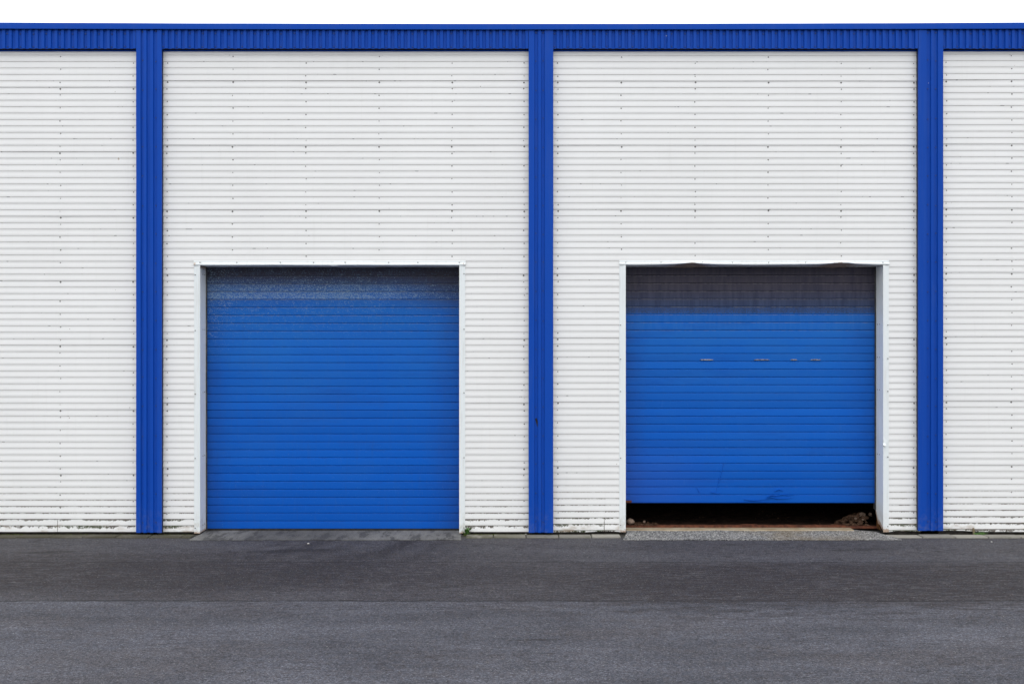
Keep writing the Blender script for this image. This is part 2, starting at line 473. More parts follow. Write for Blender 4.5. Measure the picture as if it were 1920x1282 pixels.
def apron_material(kind):
    n = NT("apron_concrete")
    if kind == 'grey':
        c = n.mix(n.noise(2.4, 5, 0.65), (0.135, 0.132, 0.125), (0.195, 0.190, 0.178))
        # pale scrapes and dark rubber where wheels cross
        v = n.vec((9, 2.2, 1), n.vec((1, 1, 1), None, (0, 0, 0)))
        sk = n.noise(1.0, 5, 0.7, v)
        c = n.mix(n.mul(n.ss(sk, 0.52, 0.60), 0.6), c, (0.22, 0.215, 0.20))
        c = n.mix(n.mul(n.ss(sk, 0.49, 0.42), 0.65), c, (0.046, 0.044, 0.044))
        mid = n.mul(n.ss(n.x, X(420), X(500)), n.ss(n.x, X(740), X(600)))
        c = n.mix(n.mul(mid, 0.55), c, (0.052, 0.050, 0.050))
        g = n.vor(140)
        c = n.gain(c, n.lin(g, 0, 1, 0.78, 1.22))
        n.bump(n.add(g, n.noise(30, 3)), 0.4, 0.004)
    else:
        g = n.vor(105)
        g2 = n.vor(105, n.vec((1, 1, 1), None, (3, 7, 2)))
        c = n.mix(g, (0.085, 0.083, 0.082), (0.34, 0.335, 0.32))
        c = n.mix(n.ss(g2, 0.80, 0.88), c, (0.52, 0.50, 0.46))
        c = n.mix(n.ss(g2, 0.16, 0.1), c, (0.035, 0.033, 0.034))
        rs = n.mul(n.box(n.x, X(1395), X(1600), 0.35), n.ss(n.noise(2.2, 4, 0.6), 0.36, 0.6))
        c = n.mix(n.mul(rs, 0.45), c, (0.23, 0.17, 0.09))
        dk = n.mul(n.ss(n.y, -0.24, -0.34), n.ss(n.noise(3, 5, 0.7, n.vec((1, 3, 1))), 0.46, 0.58))
        c = n.mix(n.mul(dk, 0.75), c, (0.035, 0.032, 0.028))
        n.bump(n.vor(105, None, 'F1', "Distance"), 0.8, -0.008)
    return n.done(c, 0.9, 0.2)


def simple(name, c1, c2, scale, rough=0.8, spec=0.3, detail=4.0, bump=0.3, bd=0.004, metal=0.0):
    n = NT(name)
    c = n.mix(n.ss(n.noise(scale, detail, 0.65), 0.3, 0.7), c1, c2)
    if bump:
        n.bump(n.noise(scale * 3, 3), bump, bd)
    return n.done(c, rough, spec, metal)


def kerb_material():
    n = NT("kerb_concrete")
    c = n.mix(n.noise(14, 5, 0.7), (0.21, 0.20, 0.175), (0.36, 0.34, 0.30))
    c = n.gain(c, n.lin(n.rnd(), 0, 1, 0.75, 1.1))
    gn = n.noise(4, 5, 0.7)
    left = n.ss(n.x, 0.55, -0.35)
    c = n.mix(n.sat(n.mul(n.mul(left, n.ss(gn, 0.25, 0.55)), 0.85)), c, (0.075, 0.073, 0.040))
    c = n.mix(n.mul(n.ss(gn, 0.58, 0.68), 0.35), c, (0.07, 0.075, 0.035))
    c = n.mix(n.mul(n.ss(n.x, -2.6, -3.0), 0.7), c, (0.062, 0.056, 0.040))
    n.bump(n.noise(60, 3), 0.5, 0.004)
    return n.done(c, 0.9, 0.2)


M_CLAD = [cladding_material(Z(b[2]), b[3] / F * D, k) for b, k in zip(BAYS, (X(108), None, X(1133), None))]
M_TRIM = trim_material()
M_BLUE = blue_trim_material()
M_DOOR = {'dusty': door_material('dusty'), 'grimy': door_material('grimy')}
M_ASPH = asphalt_material()
M_APR = {'grey': apron_material('grey'), 'gravel': apron_material('gravel')}
M_KERB = kerb_material()
M_SCREW = simple("screw_metal", (0.07, 0.065, 0.06), (0.16, 0.145, 0.13), 60, 0.5, 0.5, 2, 0)
M_BSCREW = simple("blue_screw", (0.006, 0.03, 0.15), (0.01, 0.045, 0.22), 60, 0.5, 0.4, 2, 0)
M_DARK = simple("dark_plinth", (0.018, 0.016, 0.015), (0.045, 0.04, 0.034), 18, 0.95, 0.1)
M_GUIDE = simple("guide_steel", (0.03, 0.032, 0.035), (0.07, 0.07, 0.07), 12, 0.6, 0.4)
M_SEAL_SHADE = simple("seal_and_shade_black", (0.012, 0.011, 0.012), (0.03, 0.028, 0.028), 25, 0.8, 0.3)  # black of the rubber seal, shared by the painted gap and soffit shade
M_RUST = simple("rusted_steel", (0.055, 0.019, 0.012), (0.145, 0.050, 0.026), 22, 0.9, 0.2, 6, 0.6, 0.006)
M_RUSTO = simple("orange_rust", (0.035, 0.016, 0.009), (0.20, 0.085, 0.03), 45, 0.95, 0.15, 6, 0.6, 0.006)
M_LIP = simple("stained_concrete", (0.27, 0.20, 0.12), (0.40, 0.34, 0.24), 8, 0.9, 0.2, 6)
M_SOIL = simple("brown_soil", (0.045, 0.026, 0.017), (0.13, 0.075, 0.048), 14, 0.95, 0.1, 6, 0.8, 0.02)
M_RUB = simple("rubble_earth", (0.040, 0.023, 0.015), (0.17, 0.10, 0.065), 22, 0.95, 0.1, 5, 0.6, 0.01)
M_FLOOR = simple("dark_soil", (0.012, 0.008, 0.006), (0.050, 0.030, 0.021), 9, 0.95, 0.1, 6, 0.8, 0.02)
M_STONE = simple("brown_stone", (0.17, 0.115, 0.085), (0.38, 0.28, 0.215), 24, 0.9, 0.2, 5, 0.5, 0.006)
M_INT = simple("interior_block", (0.10, 0.095, 0.09), (0.17, 0.165, 0.155), 2, 0.9, 0.2)
M_ROOF = simple("roof_felt", (0.10, 0.10, 0.105), (0.16, 0.16, 0.165), 3, 0.9, 0.2)
M_LEAF = simple("weed_leaf", (0.045, 0.12, 0.022), (0.11, 0.22, 0.045), 60, 0.55, 0.4, 3, 0.2)
M_MOSS = simple("green_moss", (0.030, 0.040, 0.010), (0.085, 0.095, 0.030), 70, 0.95, 0.1, 4, 0)
M_WOOD = simple("weathered_wood", (0.16, 0.12, 0.07), (0.28, 0.23, 0.15), 40, 0.9, 0.2)
M_PEB = simple("pale_pebble", (0.45, 0.43, 0.40), (0.68, 0.66, 0.62), 50, 0.8, 0.3, 3, 0)
M_CHIP = simple("bared_edge", (0.13, 0.085, 0.05), (0.58, 0.53, 0.45), 60, 0.8, 0.3, 3, 0.3)


# ------------------------------------------------------------------ object helpers
def obj(name, me, mat, parent=None, loc=None):
    o = bpy.data.objects.new(name, me)
    if mat is not None and not me.materials:
        me.materials.append(mat)
    col.objects.link(o)
    if parent is not None:
        o.parent = parent
    if loc is not None:
        o.location = loc
    return o


def empty(name, parent=None):
    o = bpy.data.objects.new(name, None)
    o.empty_display_size = 0.2
    col.objects.link(o)
    if parent is not None:
        o.parent = parent
    return o


def mesh(name, verts, faces, smooth=False):
    me = bpy.data.meshes.new(name)
    me.from_pydata([tuple(v) for v in verts], [], faces)
    me.update()
    if smooth:
        me.polygons.foreach_set("use_smooth", [True] * len(me.polygons))
    return me


def tag(o, label=None, cat=None, group=None, kind=None):
    for k, v in (("label", label), ("category", cat), ("group", group), ("kind", kind)):
        if v:
            o[k] = v
    return o


def boxes(lst):                              # closed boxes (x0,x1,y0,y1,z0,z1) in one mesh
    vs, fs = [], []
    for x0, x1, y0, y1, z0, z1 in lst:
        b = len(vs)
        vs += [(x, y, z) for x in (x0, x1) for y in (y0, y1) for z in (z0, z1)]
        fs += [tuple(b + i for i in f) for f in ((0, 1, 3, 2), (4, 6, 7, 5), (0, 4, 5, 1), (2, 3, 7, 6), (0, 2, 6, 4), (1, 5, 7, 3))]
    return vs, fs


def bevel(me, w=0.004, seg=1):
    bm = bmesh.new()
    bm.from_mesh(me)
    bmesh.ops.bevel(bm, geom=bm.edges[:], offset=w, segments=seg, affect='EDGES')
    bm.to_mesh(me)
    bm.free()
    return me


def grid(rows):                              # rows of equal length -> quads
    vs = [v for r in rows for v in r]
    k = len(rows[0])
    fs = [(i * k + j, i * k + j + 1, (i + 1) * k + j + 1, (i + 1) * k + j) for i in range(len(rows) - 1) for j in range(k - 1)]
    return vs, fs


def rust_attr(me, f):
    a = me.attributes.new("rust", 'FLOAT', 'POINT')
    for i, v in enumerate(me.vertices):
        a.data[i].value = f(v.co)


def lerp_table(t, x):
    if x <= t[0][0]:
        return t[0][1]
    for (a, b), (c, d) in zip(t, t[1:]):
        if x <= c:
            return b + (d - b) * (x - a) / max(c - a, 1e-9)
    return t[-1][1]


def nz(x, y, z=0.0):
    return mnoise.noise(Vector((x, y, z)))


# ------------------------------------------------------------------ ground
g = obj("ground", mesh("ground", [(-400, -400, G), (400, -400, G), (400, 400, G), (-400, 400, G)], [(0, 1, 2, 3)]), M_ASPH)
g["kind"] = "structure"


def apron(name, pts, z, mat):
    """A low slab with an uneven rim; pts run round it, (x, y, height)."""
    ring = []
    for (a, b) in zip(pts, pts[1:] + pts[:1]):
        va, vb = Vector(a), Vector(b)
        k = max(2, int((vb - va).length / 0.04))
        for i in range(k):
            p = va.lerp(vb, i / k)
            p.x += 0.006 * nz(p.x * 9, p.y * 9, 3) * (1 if i else 0)
            p.y += 0.006 * nz(p.x * 5, p.y * 5, 8) * (1 if i else 0)
            ring.append(p)
    n = len(ring)
    vs = ring + [Vector((p.x, p.y, -0.01)) for p in ring]
    fs = [tuple(range(n))] + [(i, i + n, (i + 1) % n + n, (i + 1) % n) for i in range(n)]
    o = obj(name, mesh(name, vs, fs), mat)
    o["kind"] = "structure"
    return o


yf = GY(1013)
apron("apron", [(X(384.5, .2), .24, G + .004), (X(376, .0), .0, G + .006), (X(352, yf), yf, G + .004), (X(863, yf), yf + .01, G + .006), (X(865, -.28), -.27, G + .007), (X(864, -.2), -.18, G + .007), (X(866, .2), .24, G + .004)], 0, M_APR['grey'])
yr = GY(1012.5)
apron("apron", [(X(1173, .14), .14, .014), (X(1176, .0), .0, .014), (X(1171, -.2), -.2, .004), (X(1168, yr), yr, G + .006), (X(1300, yr), yr + .004, G + .007),
                (X(1450, yr), yr - .003, G + .007), (X(1694, yr), yr, G + .004), (X(1660, -.08), -.08, .004), (X(1640, .05), .05, .010), (X(1600, .14), .13, .014)], 0, M_APR['gravel'])

# kerb: a row of thin edging stones flush with the asphalt
kerb = empty("kerb")
kerb["kind"] = "structure"
kw = 0.300
k0, k1 = -0.163, -0.042
for a, b, start in ((-8.2, X(362, -.1), -8.2), (X(874, -.1), X(1163, -.1), X(864, -.1)), (X(1664, -.1), 8.2, X(1664, -.1))):
    x = start
    while x < b - 0.02:
        xa, xb = max(x, a), min(x + kw, b)
        if xb - xa > 0.02:
            me = mesh("kerb_stone", *boxes([(xa + .003, xb - .003, k0 + R.uniform(-.006, .006), k1, -.06, .000 + R.uniform(-.003, .003))]))
            bevel(me, 0.004)
            o = obj("kerb_stone", me, M_KERB, kerb)
            o.rotation_euler = (R.uniform(-.006, .006), 0, 0)
        x += kw + 0.003

# ------------------------------------------------------------------ warehouse
house = empty("warehouse")
tag(house, "long white corrugated warehouse with blue trim and two blue roller doors", "warehouse")
RD = 0.205                                                  # depth of the door recess
DOORS = [dict(l=374.0, r=863.2, t=497.6, bottom=990.6, n=33, kind='dusty', fl=(364.3, 872.3)),
         dict(l=1171.0, r=1657.0, t=496.8, bottom=941.2, n=30, kind='grimy', fl=(1161.2, 1666.3))]
STEP, VAL, SLP = 0.0022, 0.0180, 0.0450                      # rib profile below each line
DEP = 0.0031


def profile(z):                                              # one rib pitch below line z: (z, y)
    return [(z, 0.0), (z - STEP, DEP), (z - VAL, DEP), (z - SLP, 0.0)]


def base_edge(bay, x):                                       # dents of the lowest edge: metres up
    px = 960 + x * 200
    d = 0.002 * nz(x * 2.3, bay, 1)
    if bay == 2:
        d += lerp_table([(1040, -.004), (1085, .000), (1105, -.006), (1131, .008), (1150, .004), (1165, .0)], px) if px < 1200 else lerp_table([(1660, -.006), (1680, .008), (1700, .012), (1712, .0)], px)
    if bay == 3:
        d += lerp_table([(1768, .008), (1822, .006), (1826, -.004), (1900, -.006)], px)
    if bay == 0:
        d += 0.004 * nz(x * 4, 5)
    return d


walls = []
for bi, (pl, pr, line0, pitch_px, lap) in enumerate(BAYS):
    wall = empty("wall", house)
    walls.append(wall)
    pitch = pitch_px / F * D
    zl0 = Z(line0)
    xl, xr = X(pl) - 0.03, X(pr) + 0.03
    ztop, zbot = Z(96.0) + 0.06, Z(997.2 if bi < 2 else (996.5 if bi == 2 else 995.5))
    nlines = int((zl0 - zbot) / pitch) + 1
    rows = [-2] + [k for k in range(lap, nlines + 1, 10) if k > 0] + [nlines + 1]
    if rows[-1] - rows[-2] < 3:
        rows.pop(-2)
    door = DOORS[bi - 1] if bi in (1, 2) else None
    for ri, (ka, kb) in enumerate(zip(rows, rows[1:])):
        pts = []
        for k in range(ka, kb):
            pts += profile(zl0 - k * pitch)
        zend = zl0 - kb * pitch
        pts.append((zend + 0.0004, 0.0))
        last = kb == rows[-1]
        if ka < 0:
            pts = [p for p in pts if p[0] < ztop]
        if last:
            pts = [p for p in pts if p[0] > zbot + .002]
            y_end = 0.0 if ((zl0 - zbot) % pitch) > SLP else DEP
            pts.append((zbot, y_end))
        za, zb_ = pts[0][0], pts[-1][0]
        spans = [(xl, xr, None)]
        if door:
            zc = Z(door['t'] - 3.5)
            dl, dr = X(door['l'] - 5), X(door['r'] + 5)
            if za <= zc:
                spans = [(xl, dl, None), (dr, xr, None)]
            elif zb_ < zc:
                spans = [(xl, xr, (dl, dr, zc))]
                for i in range(len(pts) - 1):
                    if pts[i][0] > zc > pts[i + 1][0]:
                        t = (pts[i][0] - zc) / (pts[i][0] - pts[i + 1][0])
                        pts.insert(i + 1, (zc, pts[i][1] + t * (pts[i + 1][1] - pts[i][1])))
                        break
        cuts = []
        for (xa, xb, hole) in spans:
            cuts.append((xa, xb, hole))
        for (xa, xb, hole) in cuts:
            xs = [xa + (xb - xa) * i / max(1, round((xb - xa) / 0.11)) for i in range(max(1, round((xb - xa) / 0.11)) + 1)]
            if hole:
                xs = sorted(xs + [hole[0], hole[1]])
            seed = R.uniform(0, 50)
            vs = []
            for (z, y) in pts:
                tlap = (za - z) / max(za - zb_, 1e-6)
                for x in xs:
                    yy = y - 0.0022 * tlap + 0.0016 * nz(x * 1.3, z * 2.0, seed) + 0.0005 * nz(x * 5, z * 9, seed)
                    zz = z + 0.0011 * nz(x * 0.8, seed, z * 3)
                    if last or z < 0.25:
                        low = max(0.0, 1 - (z - zbot) / 0.10)
                        zz += base_edge(bi, x) * low ** 1.3
                        yy += low * 0.006 * nz(x * 2.1, bi * 7.0, z * 4)
                    vs.append((x, yy, zz))
            nx = len(xs)
            fs = []
            for i in range(len(pts) - 1):
                for j in range(nx - 1):
                    if hole:
                        cx, cz = (xs[j] + xs[j + 1]) / 2, (pts[i][0] + pts[i + 1][0]) / 2
                        if hole[0] < cx < hole[1] and cz < hole[2]:
                            continue
                    a = i * nx + j
                    fs.append((a, a + nx, a + nx + 1, a + 1))
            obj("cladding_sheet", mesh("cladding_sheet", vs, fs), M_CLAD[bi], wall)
    # screws: two columns at the bay ends, evenly spaced between, every second valley plus every lap
    cols_px = {0: (-424, -297, -160, -24, 113, 250), 1: (313.5, 436.5, 573.5, 711, 847.5, 982.5), 2: (1046, 1165, 1303.5, 1440.5, 1577, 1713.5), 3: (1774.5, 1897, 2034, 2171, 2308, 2445)}[bi]
    vs, fs = [], []
    for ci, cpx in enumerate(cols_px):
        par = (ci + (0 if bi == 0 else 1)) % 2 if 0 < ci < 5 else 1
        if bi == 0 and ci == 4:
            par = 0
        for k in range(nlines):
            is_lap = (k - lap) % 10 == 0 and k > 0
            if not (k % 2 == par or is_lap):
                continue
            z = zl0 - k * pitch - 0.0155
            x = X(cpx) + R.uniform(-.004, .004)
            if door:
                if z < Z(door['t'] - 6) and X(door['fl'][0]) - .02 < x < X(door['fl'][1]) + .02:
                    continue
            if z < zbot + .02 or R.random() < 0.03:
                continue
            z += R.uniform(-.0025, .0025)
            r = (0.0066 if is_lap else R.uniform(0.0038, 0.0054))
            y0 = DEP - 0.0005
            b = len(vs)
            for rr, yy in ((r * 1.25, y0), (r * 1.2, y0 - .0015), (r * .72, y0 - .002), (r * .66, y0 - .007)):
                vs += [(x + rr * math.cos(a * math.pi / 4), yy, z + rr * math.sin(a * math.pi / 4)) for a in range(8)]
            for q in range(3):
                fs += [(b + q * 8 + a, b + q * 8 + (a + 1) % 8, b + q * 8 + 8 + (a + 1) % 8, b + q * 8 + 8 + a) for a in range(8)]
            fs.append(tuple(b + 24 + a for a in range(8)))
    so_ = obj("screws", mesh("screws", vs, fs), M_SCREW, wall)
    so_["kind"] = "stuff"
    # blue drip strip closing the top of the cladding under the fascia
    me = mesh("top_flashing", *boxes([(xl, xr, -0.006, 0.02, Z(97.0), Z(94.0, -.006))]))
    obj("top_flashing", me, M_BLUE, wall)
    # dark foundation strip behind the lowest edge
    if door:
        sp = [(xl, X(door['l'] - 2)), (X(door['r'] + 2), xr)]
    else:
        sp = [(xl, xr)]
    for a, b in sp:
        obj("plinth", mesh("plinth", *boxes([(a, b, 0.022, 0.12, -0.05, 0.10)])), M_DARK, wall)

# ------------------------------------------------------------------ blue columns, fascia and roof cap
YC = -0.058                                                  # front of the column covers
YFA = -0.055                                                 # front of the fascia ribs
RIB = 0.014


def extrude(prof, z0, z1, nseg=1, wob=0.0):
    rows = []
    for i in range(nseg + 1):
        z = z0 + (z1 - z0) * i / nseg
        rows.append([(x + wob * nz(z * 1.7, x), y + wob * nz(z * 2.1, x, 4), z) for x, y in prof])
    return grid(rows)


COLS = [(255.2, 302.8, [264, 268.5, 275, 281, 287.5, 294], 998.2), (991.2, 1037.3, [1002.3, 1008.7, 1014.9, 1021], 998.2), (1722.3, 1768.6, [1738, 1745.5, 1751.5, 1758.3], 994.6),
        (-478.5, -431.5, [-467, -460.5, -454, -448], 998), (2456, 2503, [2467, 2473.5, 2480, 2486], 995)]
for ci, (pl, pr, br, pb) in enumerate(COLS):
    xl, xr = X(pl, YC), X(pr, YC)
    prof = [(xl + .004, YC + .022), (xl, YC + .020), (xl, YC)]
    state = 0
    for b in br:
        x = X(b, YC)
        prof += [(x - .0022, YC + (RIB if state else 0)), (x + .0022, YC + (0 if state else RIB))]
        state ^= 1
    if state:
        prof += [(xr - .03, YC + RIB), (xr - .022, YC)]
    prof += [(xr, YC), (xr, YC + .020), (xr - .004, YC + .022)]
    zt, zb = Z(56, -.06), Z(pb, YC)
    cpart = obj("column", mesh("column", *extrude(prof, zb, zt, 24, 0.0012)), M_BLUE, house)
    for xa, xb in ((xl + .0035, xl + .022), (xr - .022, xr - .0035)):   # added black strips stand for the shadow gap between cover and cladding
        obj("gap_shade_strip", mesh("gap_shade_strip", *boxes([(xa, xb, YC + .019, .004, zb + .002, zt - .09)])), M_SEAL_SHADE, cpart)
    bx = []
    for k, py in enumerate(range(60, 990, 54)):
        for b in (br[0] + 2.6, br[-1] - 2.6):
            x, z = X(b, YC), Z(py + R.uniform(-2, 2), YC)
            bx.append((x - .005, x + .005, YC + RIB - .005, YC + RIB + .004, z - .005, z + .005))
    sob = obj("screws", mesh("screws", *boxes(bx)), M_BSCREW, cpart)
    sob["kind"] = "stuff"

# torn hole in the face of the middle column
pts = [(1003.2, 785), (1006, 783), (1008.2, 790), (1009.2, 797), (1007.4, 800), (1005.2, 792)]
yh = YC + RIB - .0015
vs = [(X(a, yh), yh - (.004 if i in (1, 2) else 0), Z(b, yh)) for i, (a, b) in enumerate(pts)]
colmid = [o for o in house.children if o.name.startswith("column")][1]
obj("torn_dent", mesh("torn_dent", vs, [tuple(range(6))]), M_SEAL_SHADE, colmid)

edges = [(-431.5, 255.2), (302.8, 991.2), (1037.3, 1722.3), (1768.6, 2456)]
zfb, zft = Z(91.3, YFA), Z(57, YFA) + 0.04
for a, b in edges:
    xa, xb = X(a, YFA), X(b, YFA)
    npitch = round((xb - xa) / 0.0612)
    p = (xb - xa) / npitch
    prof = []
    for i in range(npitch):
        x = xa + i * p
        prof += [(x + .001, YFA + RIB), (x + p * .44, YFA + RIB), (x + p * .51, YFA), (x + p * .94, YFA)]
    prof += [(xb - .0005, YFA + RIB)]
    fp = obj("fascia", mesh("fascia", *extrude(prof, zfb, zft, 4, 0.0008)), M_BLUE, house)
    bx = []
    for i in range(0, npitch, 2):
        for py in (63, 87.5):
            x, z = xa + p * (i + .22) + R.uniform(-.003, .003), Z(py + R.uniform(-.8, .8), YFA)
            bx.append((x - .005, x + .005, YFA + RIB - .005, YFA + RIB + .004, z - .005, z + .005))
    s2 = obj("screws", mesh("screws", *boxes(bx)), M_BSCREW, fp)
    s2["kind"] = "stuff"
    vs, fs = boxes([(xa, xb, YFA + RIB + .001, 0.012, zfb + .004, zfb + .008)])
    obj("soffit", mesh("soffit", vs, fs), M_SEAL_SHADE, fp)  # coloured black to paint in the shade under the fascia

# folded cap along the roof edge, sagging a little between its ends
rows = []
capx = [X(-478, -.075) + i * 0.2 for i in range(int((X(2503, -.075) - X(-478, -.075)) / 0.2) + 2)]


def sag(x):
    return max(0.0, 1 - (x / 5.0) ** 2)


YCAP = -0.074
for x in capx:
    s = sag(x)
    zt = Z(42.0, YCAP) - 0.014 * s + 0.0012 * nz(x * 1.5, 3)
    zb = Z(54.2, YCAP) - 0.008 * s + 0.0012 * nz(x * 1.8, 9)
    rows.append([(x, YCAP + .012, zb + .004), (x, YCAP + .002, zb), (x, YCAP, zb + .003), (x, YCAP - .0006, (zt + zb) / 2), (x, YCAP, zt - .004), (x, YCAP + .006, zt), (x, .25, zt + .004), (x, .25, zt - .12)])
obj("roof_cap", mesh("roof_cap", *grid(rows)), M_BLUE, house)

# shell behind the front: roof, far walls, floor
XE0, XE1, YB = X(-478), X(2503), 9.0
ZR = Z(60)
obj("roof", mesh("roof", *boxes([(XE0 + .02, XE1 - .02, .06, YB, ZR - .12, ZR)])), M_ROOF, house)
sp = [(XE0 - .005, XE0 + .115, .012, YB - .13, 0, ZR - .125), (XE1 - .115, XE1 + .005, .012, YB - .13, 0, ZR - .125)]
obj("side_wall", mesh("side_wall", *boxes(sp[:1])), M_INT, house)
obj("side_wall", mesh("side_wall", *boxes(sp[1:])), M_INT, house)
obj("back_wall", mesh("back_wall", *boxes([(XE0, XE1, YB - .125, YB, 0, ZR - .125)])), M_INT, house)
fr = []
for i in range(46):
    y = .33 + (YB - .5 - .33) * (i / 45) ** 1.8
    fr.append([(XE0 + .12 + (XE1 - XE0 - .24) * j / 130, y, .012 + .010 * nz(j * .7, y * 6) + .006 * nz(j * 2.1, y * 14)) for j in range(131)])
obj("interior_floor", mesh("interior_floor", *grid(fr)), M_FLOOR, house)

# ------------------------------------------------------------------ door frames and roller doors
for di, d in enumerate(DOORS):
    right = di == 1
    fr_ = empty("door_frame", house)
    xL, xR = X(d['l']), X(d['r'])
    fL, fR = X(d['fl'][0]), X(d['fl'][1])
    zt = Z(d['t'])
    zb = Z(999.2 if not right else 996.8)
    YF1, YF2 = -0.004, -0.013

    def chew(y):                                             # rotten lower edge of the right reveal
        t = [(.0, 995.5), (.03, 993), (.06, 989), (.085, 985.5), (.092, 982.5), (.15, 981), (.165, 977), (.17, 971.5), (.19, 966), (.21, 958.5)]
        return Z(lerp_table(t, y), y) + .004 * nz(y * 90, 3)

    for side in (-1, 1):
        xi = xL if side < 0 else xR                          # corner of the opening
        xo = fL if side < 0 else fR
        n = 40
        rows = []
        worn = right and side > 0
        for i in range(n + 1):
            z0 = zb + (.004 * nz(side, di) if not right else 0)
            z = z0 + (zt - .001 - z0) * i / n
            wv = .0022 * nz(z * 3, side, di) * (2.0 if right else 1.0)
            dent = 0.010 * math.exp(-((z - Z(800)) / .14) ** 2) if worn else 0.0
            r = [(xo, YF1 + .003, z), (xo, YF1 + wv * .3, z), (xo + (xi - xo) * .5, YF1 - .002 + wv * .4, z),
                 (xi - side * (.010), YF2 + wv * .5, z), (xi + wv - side * .0 + dent * side, YF2 + .004, z)]
            for q in range(1, 8):
                y = RD * q / 7
                zz = z
                if worn and i == 0:
                    zz = chew(y)
                elif worn:
                    zc = chew(y)
                    if z < zc + .012:
                        zz = zc + .0015 * i
                r.append((xi + wv * (1 - q / 9) + dent * side * max(0, 1 - q / 4) + .0016 * nz(z * 4, y * 9, di), y, zz))
            rows.append(r)
        me = mesh("jamb", *grid(rows))
        if worn:
            rust_attr(me, lambda c: max(0.0, min(1.0, 1.1 - (c.z - (chew(c.y) if c.y > 0 else zb)) / (.05 if c.y > 0.02 else .03))) * (1 if c.y > -.02 else .5))
        else:
            rust_attr(me, lambda c: max(0.0, .62 - (c.z - zb) / .05) + (max(0.0, .75 - (zt - c.z) / .10) if c.y > .02 else 0))
        obj("jamb", me, M_TRIM, fr_)
        # lap joint line and a few screws
        bx = []
        for py in (515, 619, 738, 858, 990) if not right else (610, 672, 735, 857, 985):
            z = Z(py + R.uniform(-2, 2))
            bx.append((xo - side * .011 - .004, xo - side * .011 + .004, YF1 - .007, YF1 + .002, z - .004, z + .004))
            for yy in (.10, .155):
                if not (worn and py > 950):
                    xx = xi + side * 0.0
                    bx.append((xx - .004, xx + .004, yy - .004, yy + .004, z + .008, z + .015))
        q = obj("screws", mesh("screws", *boxes(bx)), M_SCREW, fr_)
        q["kind"] = "stuff"

    # lintel flashing: flange, drip edge, soffit; the right one is bent up twice
    tab = [(1160, 496.9), (1220, 496.6), (1262, 495.6), (1285, 494.0), (1297, 492.3), (1312, 494.6), (1345, 496.2), (1420, 496.8), (1535, 495.8), (1556, 494.2), (1570, 491.6), (1588, 491.8), (1601, 494.8), (1640, 496.4), (1670, 496.7)]
    bulge = [(1160, 0), (1255, .2), (1297, 1.0), (1335, .25), (1400, 0), (1530, .2), (1575, .9), (1612, .3), (1670, 0)]
    rows = []
    rustv = []
    xa, xb = fL - .012 + (.012 if right else .008), fR + (.002 if right else .004)
    nn = 110
    for i in range(nn + 1):
        x = xa + (xb - xa) * i / nn
        px = 960 + x * 200
        pb = lerp_table(tab, px) if right else d['t'] + .35 * nz(x * 2, 7) + (.7 if 620 < px < 636 else 0)
        bu = lerp_table(bulge, px) if right else .12 * abs(nz(x * 3, 2))
        if not right and 625 < px < 700:
            bu += .3
        zd = Z(pb)
        ztop = Z(489.0 if not right else 488.2)
        zs = Z(d['t'] - .6)
        rows.append([(x, YF1 + .004, ztop), (x, YF1, ztop - .002), (x, YF1 - .001 - .006 * bu, ztop - .020), (x, YF2 - .012 * bu, ztop - .026),
                     (x, YF2 - .003 - .012 * bu, (ztop - .026 + zd) / 2), (x, YF2 - .010 * bu, zd), (x, YF2 + .005, zd + .0015),
                     (x, RD * .25, zs + (zd - zs) * .55), (x, RD * .6, zs - .004 * bu), (x, RD + .004, zs - .0035 - .008 * bu)])
        rustv.append(bu)
    me = mesh("lintel", *grid(rows))
    rust_attr(me, lambda c: (min(1.0, .56 * lerp_table(bulge, 960 + c.x * 200)) if right else (.45 if abs(c.x - xa) < .06 or abs(c.x - xb) < .03 else 0.0)) * (1.0 if c.z < Z(490.5) else .35) + (.30 if c.y > .03 else 0))
    obj("lintel", me, M_TRIM, fr_)
    bx = []
    for k in range(8):
        x = xa + .06 + (xb - xa - .12) * (k + R.uniform(-.18, .18) * (0 < k < 7)) / 7
        z = Z(492.3)
        bx.append((x - .004, x + .004, YF1 - .008, YF1 + .002, z - .004, z + .004))
    q = obj("screws", mesh("screws", *boxes(bx)), M_SCREW, fr_)
    q["kind"] = "stuff"
    if right:                                                # torn flap of metal on the jamb corner
        fl = [(1657.2, 818), (1658.8, 822), (1662.5, 829), (1662.2, 834), (1659.5, 836.5), (1656.5, 835.5), (1655.3, 832), (1656.6, 827)]
        ys = [-.012, -.016, -.020, -.022, -.030, -.030, -.020, -.014]
        vs = [(X(a, y), y, Z(b, y)) for (a, b), y in zip(fl, ys)] + [(X(1658.8, -.02), -.019, Z(830, -.02))]
        me = mesh("torn_flap", vs, [(i, (i + 1) % 8, 8) for i in range(8)])
        rust_attr(me, lambda c: 0.0)
        obj("torn_flap", me, M_TRIM, fr_)
        vs = [(X(a, -.0175), -.0175, Z(b, -.0175)) for a, b in ((1656.8, 828), (1655.0, 832), (1655.6, 835.6), (1658.5, 837.4), (1660.4, 836.8), (1657, 834.5))]
        obj("torn_gap", mesh("torn_gap", vs, [tuple(range(6))]), M_SEAL_SHADE, fr_)

    # ---------------- roller door
    dr = empty("roller_door", house)
    if right:
        dr["label"] = "blue roller door left raised at the bottom, grimy brown upper slats"
    else:
        dr["label"] = "fully closed blue roller door with pale dust specks near the top"
    ydoor = RD + .006
    ztopd, zbotd = Z(501.2, ydoor), Z(d['bottom'], ydoor)
    ps = 14.82 / F * (D + ydoor) if not right else 14.68 / F * (D + ydoor)
    sx0, sx1 = xL + .006, xR - .006
    gap = .0052
